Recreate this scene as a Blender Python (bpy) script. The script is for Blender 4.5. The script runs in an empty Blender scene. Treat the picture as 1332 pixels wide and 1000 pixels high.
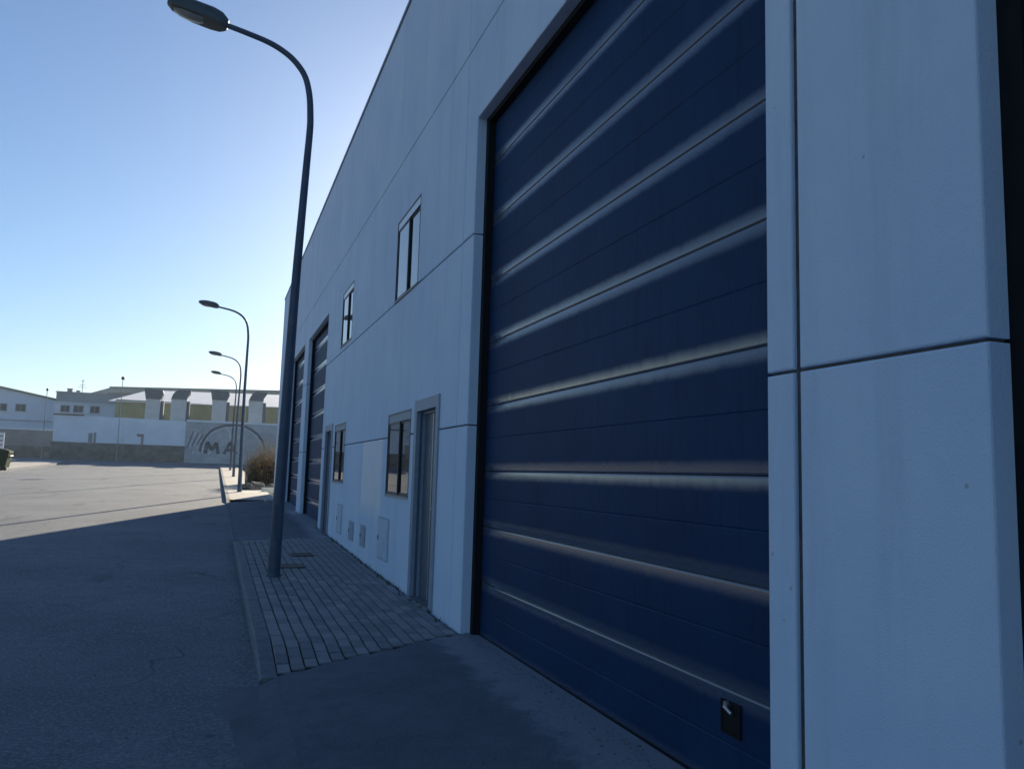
import bpy, bmesh, math, random
import numpy as np
from mathutils import Vector, Matrix
random.seed(7)
R = math.radians
scene = bpy.context.scene
COL = scene.collection

# ------------------------------------------------------------------ camera
YAW, PITCH, ROLL, EYE = R(20.111), R(6.455), R(1.659), 1.5
fw = Vector((math.sin(YAW)*math.cos(PITCH), math.cos(YAW)*math.cos(PITCH), math.sin(PITCH)))
rt0 = Vector((math.cos(YAW), -math.sin(YAW), 0)); up0 = rt0.cross(fw)
rt = math.cos(ROLL)*rt0 + math.sin(ROLL)*up0
up = -math.sin(ROLL)*rt0 + math.cos(ROLL)*up0
cam_d = bpy.data.cameras.new('camera'); cam = bpy.data.objects.new('camera', cam_d); COL.objects.link(cam)
M = Matrix((rt, up, -fw)).transposed().to_4x4(); M.translation = (0, 0, EYE)
cam.matrix_world = M
cam_d.sensor_width = 36; cam_d.lens = 1040/1332*36; cam_d.clip_start = .05; cam_d.clip_end = 6000
scene.camera = cam

# ------------------------------------------------------------------ light
SUN_AZ, SUN_EL = R(19.2), R(19.0)      # azimuth to the right of the street direction (+Y)
world = bpy.data.worlds.new('World'); scene.world = world; world.use_nodes = True
wn = world.node_tree; bg = wn.nodes['Background']
sky = wn.nodes.new('ShaderNodeTexSky'); sky.sky_type = 'NISHITA'; sky.sun_disc = False
sky.sun_elevation = SUN_EL; sky.sun_rotation = SUN_AZ
sky.altitude = 0; sky.air_density = 1.0; sky.dust_density = 0.38; sky.ozone_density = 4.3
wn.links.new(sky.outputs[0], bg.inputs[0]); bg.inputs[1].default_value = 0.069
sd = bpy.data.lights.new('sun', 'SUN'); sd.energy = 5.0; sd.angle = R(.53); sd.color = (1, .86, .65)
sun = bpy.data.objects.new('sun', sd); COL.objects.link(sun)
S = Vector((math.sin(SUN_AZ)*math.cos(SUN_EL), math.cos(SUN_AZ)*math.cos(SUN_EL), math.sin(SUN_EL)))
sun.rotation_euler = S.to_track_quat('Z', 'Y').to_euler(); sun.location = (30, 60, 40)
vs = scene.view_settings
vs.view_transform = 'Standard'; vs.look = 'None'; vs.gamma = 1; vs.exposure = 0.92; vs.use_curve_mapping = False

# ------------------------------------------------------------------ materials
MATS = {}
def mat(name, col, rough=.7, spec=.4, metal=0, var=.12, scale=6, bump=.0, bscale=80, col2=None, ior=None, detail=6, stretch=None):
    """Principled with two-scale procedural colour variation and optional fine relief."""
    if name in MATS: return MATS[name]
    m = bpy.data.materials.new(name); m.use_nodes = True
    nt = m.node_tree; N = nt.nodes; L = nt.links; b = N['Principled BSDF']
    b.inputs['Roughness'].default_value = rough; b.inputs['Specular IOR Level'].default_value = spec
    b.inputs['Metallic'].default_value = metal
    if ior: b.inputs['IOR'].default_value = ior
    geo = N.new('ShaderNodeNewGeometry')
    vec = geo.outputs['Position']
    if stretch:
        mp = N.new('ShaderNodeMapping'); mp.inputs['Scale'].default_value = stretch
        L.new(vec, mp.inputs[0]); vec = mp.outputs[0]
    n1 = N.new('ShaderNodeTexNoise'); n1.inputs['Scale'].default_value = scale; n1.inputs['Detail'].default_value = detail
    n1.inputs['Roughness'].default_value = .62
    L.new(vec, n1.inputs['Vector'])
    ramp = N.new('ShaderNodeValToRGB')
    c2 = col2 or tuple(min(1, c*(1+var)) for c in col)
    c1 = tuple(c*(1-var) for c in col) if not col2 else col
    ramp.color_ramp.elements[0].position = .3; ramp.color_ramp.elements[1].position = .7
    ramp.color_ramp.elements[0].color = (*c1, 1); ramp.color_ramp.elements[1].color = (*c2, 1)
    L.new(n1.outputs[0], ramp.inputs[0]); L.new(ramp.outputs[0], b.inputs['Base Color'])
    if bump:
        n2 = N.new('ShaderNodeTexNoise'); n2.inputs['Scale'].default_value = bscale; n2.inputs['Detail'].default_value = 4
        L.new(geo.outputs['Position'], n2.inputs['Vector'])
        bp = N.new('ShaderNodeBump'); bp.inputs['Strength'].default_value = bump; bp.inputs['Distance'].default_value = .01
        L.new(n2.outputs[0], bp.inputs['Height']); L.new(bp.outputs[0], b.inputs['Normal'])
    MATS[name] = m
    return m

def node_mix(nt, fac, a, b_):
    n = nt.nodes.new('ShaderNodeMix'); n.data_type = 'RGBA'
    if isinstance(fac, float): n.inputs[0].default_value = fac
    else: nt.links.new(fac, n.inputs[0])
    for i, v in ((6, a), (7, b_)):
        if isinstance(v, tuple): n.inputs[i].default_value = (*v, 1)
        else: nt.links.new(v, n.inputs[i])
    return n.outputs[2]

def ramp_of(nt, src, p0, p1, v0=0, v1=1):
    n = nt.nodes.new('ShaderNodeMapRange'); n.inputs[1].default_value = p0; n.inputs[2].default_value = p1
    n.inputs[3].default_value = v0; n.inputs[4].default_value = v1; n.clamp = True
    nt.links.new(src, n.inputs[0]); return n.outputs[0]

def noise(nt, vec, scale, detail=5, rough=.6, mapping=None):
    if mapping:
        mp = nt.nodes.new('ShaderNodeMapping'); mp.inputs['Scale'].default_value = mapping
        nt.links.new(vec, mp.inputs[0]); vec = mp.outputs[0]
    n = nt.nodes.new('ShaderNodeTexNoise'); n.inputs['Scale'].default_value = scale
    n.inputs['Detail'].default_value = detail; n.inputs['Roughness'].default_value = rough
    nt.links.new(vec, n.inputs['Vector']); return n.outputs[0]

def base_mat(name, rough, spec):
    m = bpy.data.materials.new(name); m.use_nodes = True
    b = m.node_tree.nodes['Principled BSDF']
    b.inputs['Roughness'].default_value = rough; b.inputs['Specular IOR Level'].default_value = spec
    g = m.node_tree.nodes.new('ShaderNodeNewGeometry')
    MATS[name] = m
    return m, m.node_tree, b, g.outputs['Position']

def add_bump(nt, b, h, strength, dist):
    bp = nt.nodes.new('ShaderNodeBump'); bp.inputs['Strength'].default_value = strength; bp.inputs['Distance'].default_value = dist
    nt.links.new(h, bp.inputs['Height']); nt.links.new(bp.outputs[0], b.inputs['Normal'])

def make_materials():
    # painted precast concrete
    for nm, patch in (('wall_paint', False), ('wall_paint_pale_patch', True)):
        m, nt, b, P = base_mat(nm, .75, .25)
        big = noise(nt, P, .9, 5); streak = noise(nt, P, 3.0, 6, .7, (1, 1, .09)); fine = noise(nt, P, 40, 4)
        c = node_mix(nt, ramp_of(nt, big, .3, .7), (.535, .68, .86), (.635, .765, .91))
        c = node_mix(nt, ramp_of(nt, streak, .5, .78, 0, .5), c, (.42, .53, .66))
        if patch:  # paler tone from the window to the far joint, fading out downwards
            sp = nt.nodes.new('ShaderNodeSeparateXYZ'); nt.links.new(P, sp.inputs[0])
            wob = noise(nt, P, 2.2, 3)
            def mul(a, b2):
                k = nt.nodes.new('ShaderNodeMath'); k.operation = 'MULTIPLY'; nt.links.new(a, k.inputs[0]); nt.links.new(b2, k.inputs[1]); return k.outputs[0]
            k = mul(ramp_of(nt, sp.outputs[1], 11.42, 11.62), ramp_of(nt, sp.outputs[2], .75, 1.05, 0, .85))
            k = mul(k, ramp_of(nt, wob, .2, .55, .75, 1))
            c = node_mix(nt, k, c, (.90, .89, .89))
        vo = nt.nodes.new('ShaderNodeTexVoronoi'); vo.inputs['Scale'].default_value = 5.0; nt.links.new(P, vo.inputs['Vector'])
        c = node_mix(nt, ramp_of(nt, vo.outputs['Distance'], .025, .05, .55, 0), c, (.22, .24, .27))
        grit = ramp_of(nt, fine, .66, .8, 0, .25)
        c = node_mix(nt, grit, c, (.42, .43, .44))
        nt.links.new(c, b.inputs['Base Color'])
        mix = nt.nodes.new('ShaderNodeMath'); mix.operation = 'ADD'
        nt.links.new(noise(nt, P, 9, 5), mix.inputs[0]); nt.links.new(noise(nt, P, 120, 3), mix.inputs[1])
        add_bump(nt, b, mix.outputs[0], .55, .007)
    # blue door: embossed field, smooth rounded edges at the joints (attribute edge)
    m, nt, b, P = base_mat('door_blue', .5, .5)
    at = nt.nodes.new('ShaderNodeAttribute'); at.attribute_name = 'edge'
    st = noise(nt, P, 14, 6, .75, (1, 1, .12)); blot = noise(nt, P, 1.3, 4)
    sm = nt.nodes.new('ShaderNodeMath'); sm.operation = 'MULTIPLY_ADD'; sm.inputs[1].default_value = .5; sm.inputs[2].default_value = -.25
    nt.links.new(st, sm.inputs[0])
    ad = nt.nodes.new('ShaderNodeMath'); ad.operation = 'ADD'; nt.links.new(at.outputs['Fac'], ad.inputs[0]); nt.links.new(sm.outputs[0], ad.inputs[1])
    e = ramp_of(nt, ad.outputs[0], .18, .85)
    c = node_mix(nt, ramp_of(nt, blot, .35, .7), (.008, .032, .092), (.011, .043, .118))
    c = node_mix(nt, ramp_of(nt, st, .5, .75, 0, .7), c, (.004, .015, .043))
    sm2 = noise(nt, P, 5, 5, .7, (1, 1, .35))
    c = node_mix(nt, ramp_of(nt, sm2, .58, .75, 0, .3), c, (.035, .06, .11))
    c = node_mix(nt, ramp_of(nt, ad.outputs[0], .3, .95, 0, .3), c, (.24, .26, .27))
    nt.links.new(c, b.inputs['Base Color'])
    nt.links.new(ramp_of(nt, e, 0, 1, .60, .09), b.inputs['Roughness'])
    nt.links.new(ramp_of(nt, e, 0, 1, .12, .9), b.inputs['Specular IOR Level'])
    add_bump(nt, b, noise(nt, P, 160, 3), .12, .002)
    # asphalt
    m, nt, b, P = base_mat('asphalt', .85, .18)
    fine = noise(nt, P, 38, 6, .8); mid = noise(nt, P, 4, 6, .65); big = noise(nt, P, .35, 5); pat = noise(nt, P, 1.2, 3, .5, (1, .25, 1))
    c = node_mix(nt, ramp_of(nt, big, .3, .7), (.11, .13, .165), (.195, .222, .262))
    c = node_mix(nt, ramp_of(nt, mid, .35, .75, 0, .5), c, (.075, .092, .125))
    c = node_mix(nt, ramp_of(nt, fine, .48, .66, 0, .75), c, (.36, .385, .41))
    c = node_mix(nt, ramp_of(nt, pat, .62, .68, 0, .45), c, (.066, .08, .105))
    vr = nt.nodes.new('ShaderNodeTexVoronoi'); vr.feature = 'DISTANCE_TO_EDGE'; vr.inputs['Scale'].default_value = .32
    wv = nt.nodes.new('ShaderNodeVectorMath'); wv.operation = 'ADD'
    nv = nt.nodes.new('ShaderNodeTexNoise'); nv.inputs['Scale'].default_value = 1.1; nt.links.new(P, nv.inputs['Vector'])
    nt.links.new(P, wv.inputs[0]); nt.links.new(nv.outputs['Color'], wv.inputs[1]); nt.links.new(wv.outputs[0], vr.inputs['Vector'])
    ck = nt.nodes.new('ShaderNodeMath'); ck.operation = 'MULTIPLY'
    nt.links.new(ramp_of(nt, vr.outputs['Distance'], .001, .006, .55, 0), ck.inputs[0]); nt.links.new(ramp_of(nt, noise(nt, P, .5, 2), .5, .6), ck.inputs[1])
    c = node_mix(nt, ck.outputs[0], c, (.03, .034, .04))
    sp_ = nt.nodes.new('ShaderNodeTexVoronoi'); sp_.inputs['Scale'].default_value = 1.7; nt.links.new(P, sp_.inputs['Vector'])
    c = node_mix(nt, ramp_of(nt, sp_.outputs['Distance'], .03, .09, .5, 0), c, (.04, .046, .058))
    nt.links.new(c, b.inputs['Base Color'])
    mix = nt.nodes.new('ShaderNodeMath'); mix.operation = 'MULTIPLY_ADD'; mix.inputs[1].default_value = .5
    nt.links.new(noise(nt, P, 14, 5), mix.inputs[0]); nt.links.new(noise(nt, P, 130, 3), mix.inputs[2])
    add_bump(nt, b, mix.outputs[0], .6, .012)
    # concrete apron
    m, nt, b, P = base_mat('apron_concrete', .85, .15)
    big = noise(nt, P, .8, 6, .7); mid = noise(nt, P, 5, 6, .7); fine = noise(nt, P, 45, 6, .75)
    sp = nt.nodes.new('ShaderNodeSeparateXYZ'); nt.links.new(P, sp.inputs[0])
    k = nt.nodes.new('ShaderNodeMath'); k.operation = 'MULTIPLY_ADD'; k.inputs[1].default_value = .7; nt.links.new(mid, k.inputs[0]); nt.links.new(sp.outputs[0], k.inputs[2])
    c = node_mix(nt, ramp_of(nt, big, .3, .7), (.105, .125, .165), (.165, .19, .235))
    c = node_mix(nt, ramp_of(nt, mid, .45, .75, 0, .6), c, (.075, .09, .12))
    c = node_mix(nt, ramp_of(nt, k.outputs[0], 2.22, 2.40, 0, .75), c, (.30, .335, .39))
    c = node_mix(nt, ramp_of(nt, fine, .5, .7, 0, .45), c, (.24, .25, .27))
    vr = nt.nodes.new('ShaderNodeTexVoronoi'); vr.feature = 'DISTANCE_TO_EDGE'; vr.inputs['Scale'].default_value = .75
    wv = nt.nodes.new('ShaderNodeVectorMath'); wv.operation = 'ADD'
    nv = nt.nodes.new('ShaderNodeTexNoise'); nv.inputs['Scale'].default_value = 1.6; nt.links.new(P, nv.inputs['Vector'])
    nt.links.new(P, wv.inputs[0]); nt.links.new(nv.outputs['Color'], wv.inputs[1]); nt.links.new(wv.outputs[0], vr.inputs['Vector'])
    ck = nt.nodes.new('ShaderNodeMath'); ck.operation = 'MULTIPLY'
    nt.links.new(ramp_of(nt, vr.outputs['Distance'], .001, .006, .4, 0), ck.inputs[0]); nt.links.new(ramp_of(nt, noise(nt, P, .9, 2), .5, .62), ck.inputs[1])
    c = node_mix(nt, ck.outputs[0], c, (.03, .034, .04))
    nt.links.new(c, b.inputs['Base Color'])
    mix = nt.nodes.new('ShaderNodeMath'); mix.operation = 'ADD'
    nt.links.new(mid, mix.inputs[0]); nt.links.new(noise(nt, P, 110, 3), mix.inputs[1])
    add_bump(nt, b, mix.outputs[0], .6, .012)
    # paver with a tone of its own per object
    m, nt, b, P = base_mat('paver', .8, .3)
    oi = nt.nodes.new('ShaderNodeObjectInfo')
    wn_ = nt.nodes.new('ShaderNodeTexVoronoi'); wn_.inputs['Scale'].default_value = 6.5; nt.links.new(P, wn_.inputs['Vector'])
    big = noise(nt, P, 1.1, 4); fine = noise(nt, P, 70, 4)
    c = node_mix(nt, oi.outputs['Random'], (.175, .195, .225), (.32, .335, .355))
    c = node_mix(nt, ramp_of(nt, big, .35, .7, 0, .55), c, (.135, .15, .175))
    c = node_mix(nt, ramp_of(nt, fine, .5, .8, 0, .5), c, (.34, .33, .31))
    nt.links.new(c, b.inputs['Base Color'])
    add_bump(nt, b, fine, .5, .006)
    # mural wall
    m, nt, b, P = base_mat('mural_paint', .8, .2)
    a = noise(nt, P, 1.3, 6, .7); d = noise(nt, P, 2.4, 4, .6, (1, 1, 1)); w = nt.nodes.new('ShaderNodeTexWave')
    w.inputs['Scale'].default_value = 1.6; w.inputs['Distortion'].default_value = 6; w.bands_direction = 'DIAGONAL'; nt.links.new(P, w.inputs['Vector'])
    c = node_mix(nt, ramp_of(nt, a, .35, .65), (.30, .33, .37), (.46, .49, .53))
    c = node_mix(nt, ramp_of(nt, w.outputs['Fac'], .6, .95, 0, .22), c, (.55, .55, .56))
    c = node_mix(nt, ramp_of(nt, d, .62, .7, 0, .7), c, (.20, .22, .26))
    nt.links.new(c, b.inputs['Base Color'])

make_materials()
mat('mortar', (.03, .03, .032), .95, .1, var=.3, scale=20)
mat('kerb_concrete', (.16, .178, .205), .85, .3, var=.25, scale=9, bump=.5, bscale=60)
mat('path_concrete', (.42, .40, .37), .85, .3, var=.2, scale=3, bump=.4, bscale=40)
mat('soil', (.17, .135, .095), .95, .1, var=.4, scale=1.2, bump=.8, bscale=12)
mat('joint_filler', (.10, .105, .11), .9, .1, var=.3, scale=12)
mat('rubber', (.010, .011, .013), .75, .2, var=.3)
mat('cap_metal', (.16, .18, .20), .45, .5, .6, var=.15)
mat('roof_membrane', (.3, .3, .3), .9, .2)
mat('aluminium', (.50, .51, .52), .42, .5, .75, var=.08)
mat('frame_grey', (.25, .31, .385), .55, .4, var=.1, scale=12)
mat('frame_dark', (.045, .05, .06), .5, .4, var=.15)
mat('leaf_grey', (.085, .115, .16), .45, .4, var=.1, scale=10)
mat('stone_sill', (.45, .44, .42), .8, .3, var=.15)
mat('glass', (.012, .015, .018), .03, .5, var=.02, ior=2.9)
mat('far_glass', (.05, .07, .095), .35, .25, var=.1)
mat('box_white', (.48, .59, .71), .6, .3, var=.08)
mat('box_grey', (.31, .385, .47), .6, .3, var=.1)
mat('lamp_grey', (.06, .085, .13), .5, .45, .25, var=.2, scale=5, bump=.1)
mat('lamp_dark', (.055, .075, .08), .5, .4, var=.2)
mat('lamp_lens', (.25, .27, .26), .2, .5, var=.1)
mat('steel', (.55, .55, .55), .35, .5, .9, var=.1)
mat('iron', (.035, .035, .037), .6, .4, .4, var=.3)
mat('wall_white', (.66, .74, .83), .85, .2, var=.1, scale=.6)
mat('stone_base', (.11, .11, .11), .9, .2, scale=1.6, col2=(.24, .235, .22), bump=.8, bscale=5)
mat('wall_grey', (.27, .27, .28), .9, .2, var=.2, scale=.8)
mat('coping_dark', (.06, .06, .065), .8, .2)
mat('mural_dark', (.12, .135, .165), .8, .2, var=.3, scale=2)
mat('mural_light', (.55, .57, .6), .8, .2, var=.2, scale=2)
mat('far_white', (.62, .70, .80), .85, .2, var=.06, scale=.5)
mat('far_grey', (.30, .33, .36), .8, .2, var=.08, scale=.5)
mat('far_roof', (.30, .32, .33), .6, .4, var=.1, scale=.4)
mat('far_roof_green', (.22, .25, .2), .8, .2, var=.2, scale=.4)
mat('sheet_white', (.72, .73, .74), .45, .5, var=.06, scale=.4)
mat('sheet_yellow', (.34, .33, .20), .6, .3, var=.15, scale=.8)
mat('duct_metal', (.46, .50, .54), .6, .4, 0, var=.12, scale=.8)
mat('duct_dark', (.10, .125, .16), .7, .3, var=.15)
mat('bin_green', (.010, .032, .016), .85, .1, var=.3)
mat('sign_white', (.7, .71, .72), .6, .3, var=.05)
mat('rock', (.10, .095, .09), .9, .2, var=.3, scale=6, bump=.6, bscale=20)
mat('dry_blade', (.10, .065, .035), .8, .2, scale=2, col2=(.26, .17, .08))
mat('reed_blade', (.22, .18, .14), .8, .2, scale=2, col2=(.36, .31, .25))
mat('leaf_dark', (.028, .026, .018), .7, .3, scale=3, col2=(.07, .05, .03))
mat('weed_green', (.05, .075, .03), .8, .2, scale=4, col2=(.12, .12, .05))

# ------------------------------------------------------------------ helpers
class MB:
    def __init__(s): s.v = []; s.f = []; s.m = []; s.smooth = set(); s.attr = {}
    def add(s, vs, fs, mi=0, smooth=False):
        o = len(s.v); s.v += [tuple(v) for v in vs]
        for f in fs:
            if smooth: s.smooth.add(len(s.f))
            s.f.append(tuple(i+o for i in f)); s.m.append(mi)
        return s
    def box(s, x0, x1, y0, y1, z0, z1, mi=0, b=0):
        if b:
            return s.bbox(x0, x1, y0, y1, z0, z1, b, mi)
        v = [(x, y, z) for z in (z0, z1) for y in (y0, y1) for x in (x0, x1)]
        return s.add(v, [(0,2,3,1),(4,5,7,6),(0,1,5,4),(2,6,7,3),(0,4,6,2),(1,3,7,5)], mi)
    def bbox(s, x0, x1, y0, y1, z0, z1, b, mi=0):
        """box with chamfered top edges"""
        v = [(x0,y0,z0),(x1,y0,z0),(x1,y1,z0),(x0,y1,z0),(x0,y0,z1-b),(x1,y0,z1-b),(x1,y1,z1-b),(x0,y1,z1-b),
             (x0+b,y0+b,z1),(x1-b,y0+b,z1),(x1-b,y1-b,z1),(x0+b,y1-b,z1)]
        return s.add(v, [(3,2,1,0),(0,1,5,4),(1,2,6,5),(2,3,7,6),(3,0,4,7),(4,5,9,8),(5,6,10,9),(6,7,11,10),(7,4,8,11),(8,9,10,11)], mi)
    def tube(s, pts, rad, n=12, mi=0, caps=True):
        pts = [Vector(p) for p in pts]; rings = []
        prev = None
        for i, p in enumerate(pts):
            t = (pts[min(i+1, len(pts)-1)] - pts[max(i-1, 0)]).normalized()
            if prev is None:
                a = t.cross(Vector((0, 1, 0)))
                if a.length < .1: a = t.cross(Vector((1, 0, 0)))
            else: a = prev - t*prev.dot(t)
            a.normalize(); prev = a; c = t.cross(a)
            r = rad[i] if isinstance(rad, (list, tuple)) else rad
            rings.append([p + r*(math.cos(2*math.pi*k/n)*a + math.sin(2*math.pi*k/n)*c) for k in range(n)])
        v = [q for r in rings for q in r]; f = []
        for i in range(len(pts)-1):
            for k in range(n):
                k2 = (k+1) % n; f.append((i*n+k, i*n+k2, (i+1)*n+k2, (i+1)*n+k))
        s.add(v, f, mi, True)
        if caps: s.add(rings[0], [tuple(range(n))[::-1]], mi); s.add(rings[-1], [tuple(range(n))], mi)
        return s
    def prism(s, poly, axis, a0, a1, mi=0):
        """poly: 2-D points; axis 'x': (y,z) poly extruded along x; 'y': (x,z) poly extruded along y"""
        n = len(poly)
        mk = (lambda p, a: (a, p[0], p[1])) if axis == 'x' else ((lambda p, a: (p[0], a, p[1])) if axis == 'y' else (lambda p, a: (p[0], p[1], a)))
        v = [mk(p, a0) for p in poly] + [mk(p, a1) for p in poly]
        f = [tuple(range(n))[::-1], tuple(range(n, 2*n))] + [(i, (i+1) % n, n+(i+1) % n, n+i) for i in range(n)]
        return s.add(v, f, mi)
    def build(s, name, mats, parent=None, loc=None):
        me = bpy.data.meshes.new(name); me.from_pydata(s.v, [], s.f)
        for m in (mats if isinstance(mats, (list, tuple)) else [mats]): me.materials.append(MATS[m])
        me.polygons.foreach_set('material_index', s.m)
        me.polygons.foreach_set('use_smooth', [i in s.smooth for i in range(len(s.f))])
        for k, vals in s.attr.items():
            a = me.attributes.new(k, 'FLOAT', 'POINT'); a.data.foreach_set('value', vals)
        bm = bmesh.new(); bm.from_mesh(me); bmesh.ops.recalc_face_normals(bm, faces=bm.faces); bm.to_mesh(me); bm.free()
        o = bpy.data.objects.new(name, me); COL.objects.link(o)
        if parent: o.parent = parent
        if loc: o.location = loc
        return o

def tag(o, label=None, cat=None, group=None, kind=None):
    for k, v in (('label', label), ('category', cat), ('group', group), ('kind', kind)):
        if v: o[k] = v
    return o
def empty(name, loc=(0, 0, 0)):
    o = bpy.data.objects.new(name, None); COL.objects.link(o); o.location = loc; o.empty_display_size = .2; return o
def copy_tree(o, parent=None):
    c = o.copy(); COL.objects.link(c); c.parent = parent
    for ch in list(o.children): copy_tree(ch, c)
    return c

PY = [-60, 4, 8, 12, 34, 64, 78, 88, 3000]; PZ = [0, 0, .01, .075, .5, 1.15, 1.6, 2.1, 2.1]
def gz(y): return float(np.interp(y, PY, PZ))
W = 2.2587                                    # facade plane

# ------------------------------------------------------------------ setting
def sheet(name, m, xs, ys, zf):
    b = MB(); nx = len(xs); ny = len(ys)
    v = [(x, y, zf(x, y)) for y in ys for x in xs]
    f = [(j*nx+i, j*nx+i+1, (j+1)*nx+i+1, (j+1)*nx+i) for j in range(ny-1) for i in range(nx-1)]
    b.add(v, f); o = b.build(name, m)
    return tag(o, kind='structure')
YS = sorted(set(list(np.arange(-60, 100, 2.)) + [float(p) for p in PY[1:-1]]))
sheet('ground', 'soil', [-690, -400, -100, -40, -20, -11.6, 0, 3, 8, 20, 40, 100, 400, 690], [-690, -200] + YS + [110, 140, 200, 400, 690],
      lambda x, y: gz(y)-.22)
KX = .42                                      # road edge of the kerb
road = sheet('road', 'asphalt', [-11.6, -8, -5, -3, -1.5, 0, KX], [y for y in YS if y <= 78], lambda x, y: gz(y)-.10-.02*((x+5.6)/6)**2)
sheet('cross_road', 'asphalt', [-90, -40, -11.6, -5, KX, 10, 40, 90], [76.0, 78.0, 80.0, 82.0, 84.2], lambda x, y: gz(y)-.135)
sheet('opposite_footpath', 'path_concrete', [-14.6, -11.75], [y for y in YS if y <= 76], lambda x, y: gz(y)+.01)
sheet('footpath', 'path_concrete', [KX+.14, 2.1], [29.0, 30.0, 34.0, 40.0, 46.0, 52.0, 58.0, 64.0, 70.0, 76.0], lambda x, y: gz(y)-.004)

def yend(x): return 6.53 + (x-.53)*.50        # slanting near end of the paved footway
def apron_z(x, y):
    t = min(1, max(0, (x-KX)/(W-KX))); return gz(y) - .088*(1-t)**1.3
def foot_z(x, y):
    d = min(1, max(0, (y-yend(x))/.75)); d = d*d*(3-2*d)
    e = min(1, max(0, (16.5-y)/.9)); e = e*e*(3-2*e); k = min(d, e)
    return apron_z(x, y)*(1-k) + k*gz(y) + .008
def apron_real(x, y):
    if x < KX:
        if y > 6.45: return gz(y)-.22
        return gz(y) - .105 - .055*(KX-x) + .006*math.sin(3.1*y+x*9) + .004*math.sin(7.7*y)
    z = apron_z(x, y)
    inside = x > KX+.1 and y > yend(x)+.05 and y < 16.45
    return z - (.06 if inside else 0)
ays = sorted(set([-12, -8, -4, 0] + [round(.5+.3*i, 2) for i in range(19)] + [round(6.2+i*.1, 2) for i in range(16)] + [8, 10, 12, 14, 16, 16.35, 16.44, 16.5, 17, 18, 20, 22, 24, 26, 28, 29]))
axs = [KX-.42, KX-.2, KX-.02] + [KX+.13 if i == 0 else KX + i*(W+.45-KX)/20 for i in range(21)]
apron = sheet('driveway_apron', 'apron_concrete', axs, ays, apron_real)

# footway: bedding + pavers
bx = [KX+.135 + i*(W-.005-KX-.135)/12 for i in range(13)]
b = MB(); rows = []
for j in range(61):
    t = j/60; rows.append([(x, yend(x)+(16.5-yend(x))*t, 0) for x in bx])
v = [(x, y, foot_z(x, y)-.018) for r_ in rows for x, y, _ in r_]
b.add(v, [(j*13+i, j*13+i+1, (j+1)*13+i+1, (j+1)*13+i) for j in range(60) for i in range(12)])
sidewalk = tag(b.build('sidewalk', 'mortar'), kind='structure')
pav = []
PWD, PL = .1115, .205
x = KX+.134; ri = 0
while x + PWD < W-.01:
    y = yend(x+PWD) + (.0 if ri % 2 == 0 else -.1)
    first = True
    while y + PL < 16.5:
        y0 = max(y, yend(x+PWD)); y1 = y+PL
        if y1-y0 > .06: pav.append((x, y0, y1))
        y = y1
    x += PWD; ri += 1
pav.sort(key=lambda p: p[1])
g = .0065
def paver_mesh(name, L):
    m = MB().bbox(-PWD/2+g, PWD/2-g, -L/2+g, L/2-g, -.05, 0, .004)
    o = m.build(name, 'paver', sidewalk); return o
protos = {}
rest = MB()
for k, (x, y0, y1) in enumerate(pav):
    cx_, cy_ = x+PWD/2, (y0+y1)/2; L = round(y1-y0, 2)
    if k < 300:
        if L not in protos: o = paver_mesh('paver', L); protos[L] = o
        else: o = protos[L].copy(); COL.objects.link(o)
        o.location = (cx_, cy_, foot_z(cx_, cy_) + random.uniform(-.003, .003))
        sx = (foot_z(cx_+.05, cy_)-foot_z(cx_-.05, cy_))/.1; sy = (foot_z(cx_, cy_+.1)-foot_z(cx_, cy_-.1))/.2
        o.rotation_euler = (math.atan(sy)+random.uniform(-.012, .012), -math.atan(sx)+random.uniform(-.014, .014), random.uniform(-.012, .012))
    else:
        z = foot_z(cx_, cy_) + random.uniform(-.003, .003)
        rest.bbox(x+g, x+PWD-g, y0+g, y1-g, z-.05, z, .004)
tag(rest.build('paver_field', 'paver', sidewalk), kind='stuff')

# kerb stones
kb = MB()
for y in np.arange(-12, 76, 2.):
    kb.add([(KX+.02, y, gz(y)-.12), (KX+.12, y, gz(y)-.12), (KX+.12, y+2, gz(y+2)-.12), (KX+.02, y+2, gz(y+2)-.12)], [(0, 1, 2, 3)])
kerb = tag(kb.build('kerb', 'mortar'), kind='structure')
def kerbstone(y0, y1, h0, h1):
    m = MB(); e = .008; xw = .132; c = .018
    pts = []
    for (y, h) in ((y0+e/2, h0), (y1-e/2, h1)):
        z = gz(y); pts.append([(KX, y, z-.25), (KX+xw, y, z-.25), (KX+xw, y, z+h-.004), (KX+xw-.004, y, z+h), (KX+c, y, z+h), (KX, y, z+h-c*1.3)])
    n = 6; v = pts[0]+pts[1]
    m.add(v, [tuple(range(n))[::-1], tuple(range(n, 2*n))] + [(i, (i+1) % n, n+(i+1) % n, n+i) for i in range(n)])
    return m.build('kerbstone', 'apron_concrete' if h0 < -.05 and h1 < -.05 else 'kerb_concrete', kerb)
y = 6.5
while y < 76:
    up_ = lambda q: (.012 if (7.2 <= q <= 15.6 or q >= 29.4) else -.083)
    kerbstone(y, y+1, up_(y)+random.uniform(-.003, .003), up_(y+1)+random.uniform(-.003, .003)); y += 1
# opposite kerb
kb = MB()
for i in range(34):
    y = -4+i*2.4
    kb.add([(-11.75, y, gz(y)-.3), (-11.6, y, gz(y)-.3), (-11.6, y, gz(y)+.02), (-11.75, y, gz(y)+.03), (-11.75, y+2.38, gz(y+2.38)-.3), (-11.6, y+2.38, gz(y+2.38)-.3), (-11.6, y+2.38, gz(y+2.38)+.02), (-11.75, y+2.38, gz(y+2.38)+.03)],
           [(0, 1, 2, 3), (4, 7, 6, 5), (1, 5, 6, 2), (3, 2, 6, 7)])
tag(kb.build('opposite_kerb', 'kerb_concrete'), kind='structure')

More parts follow.
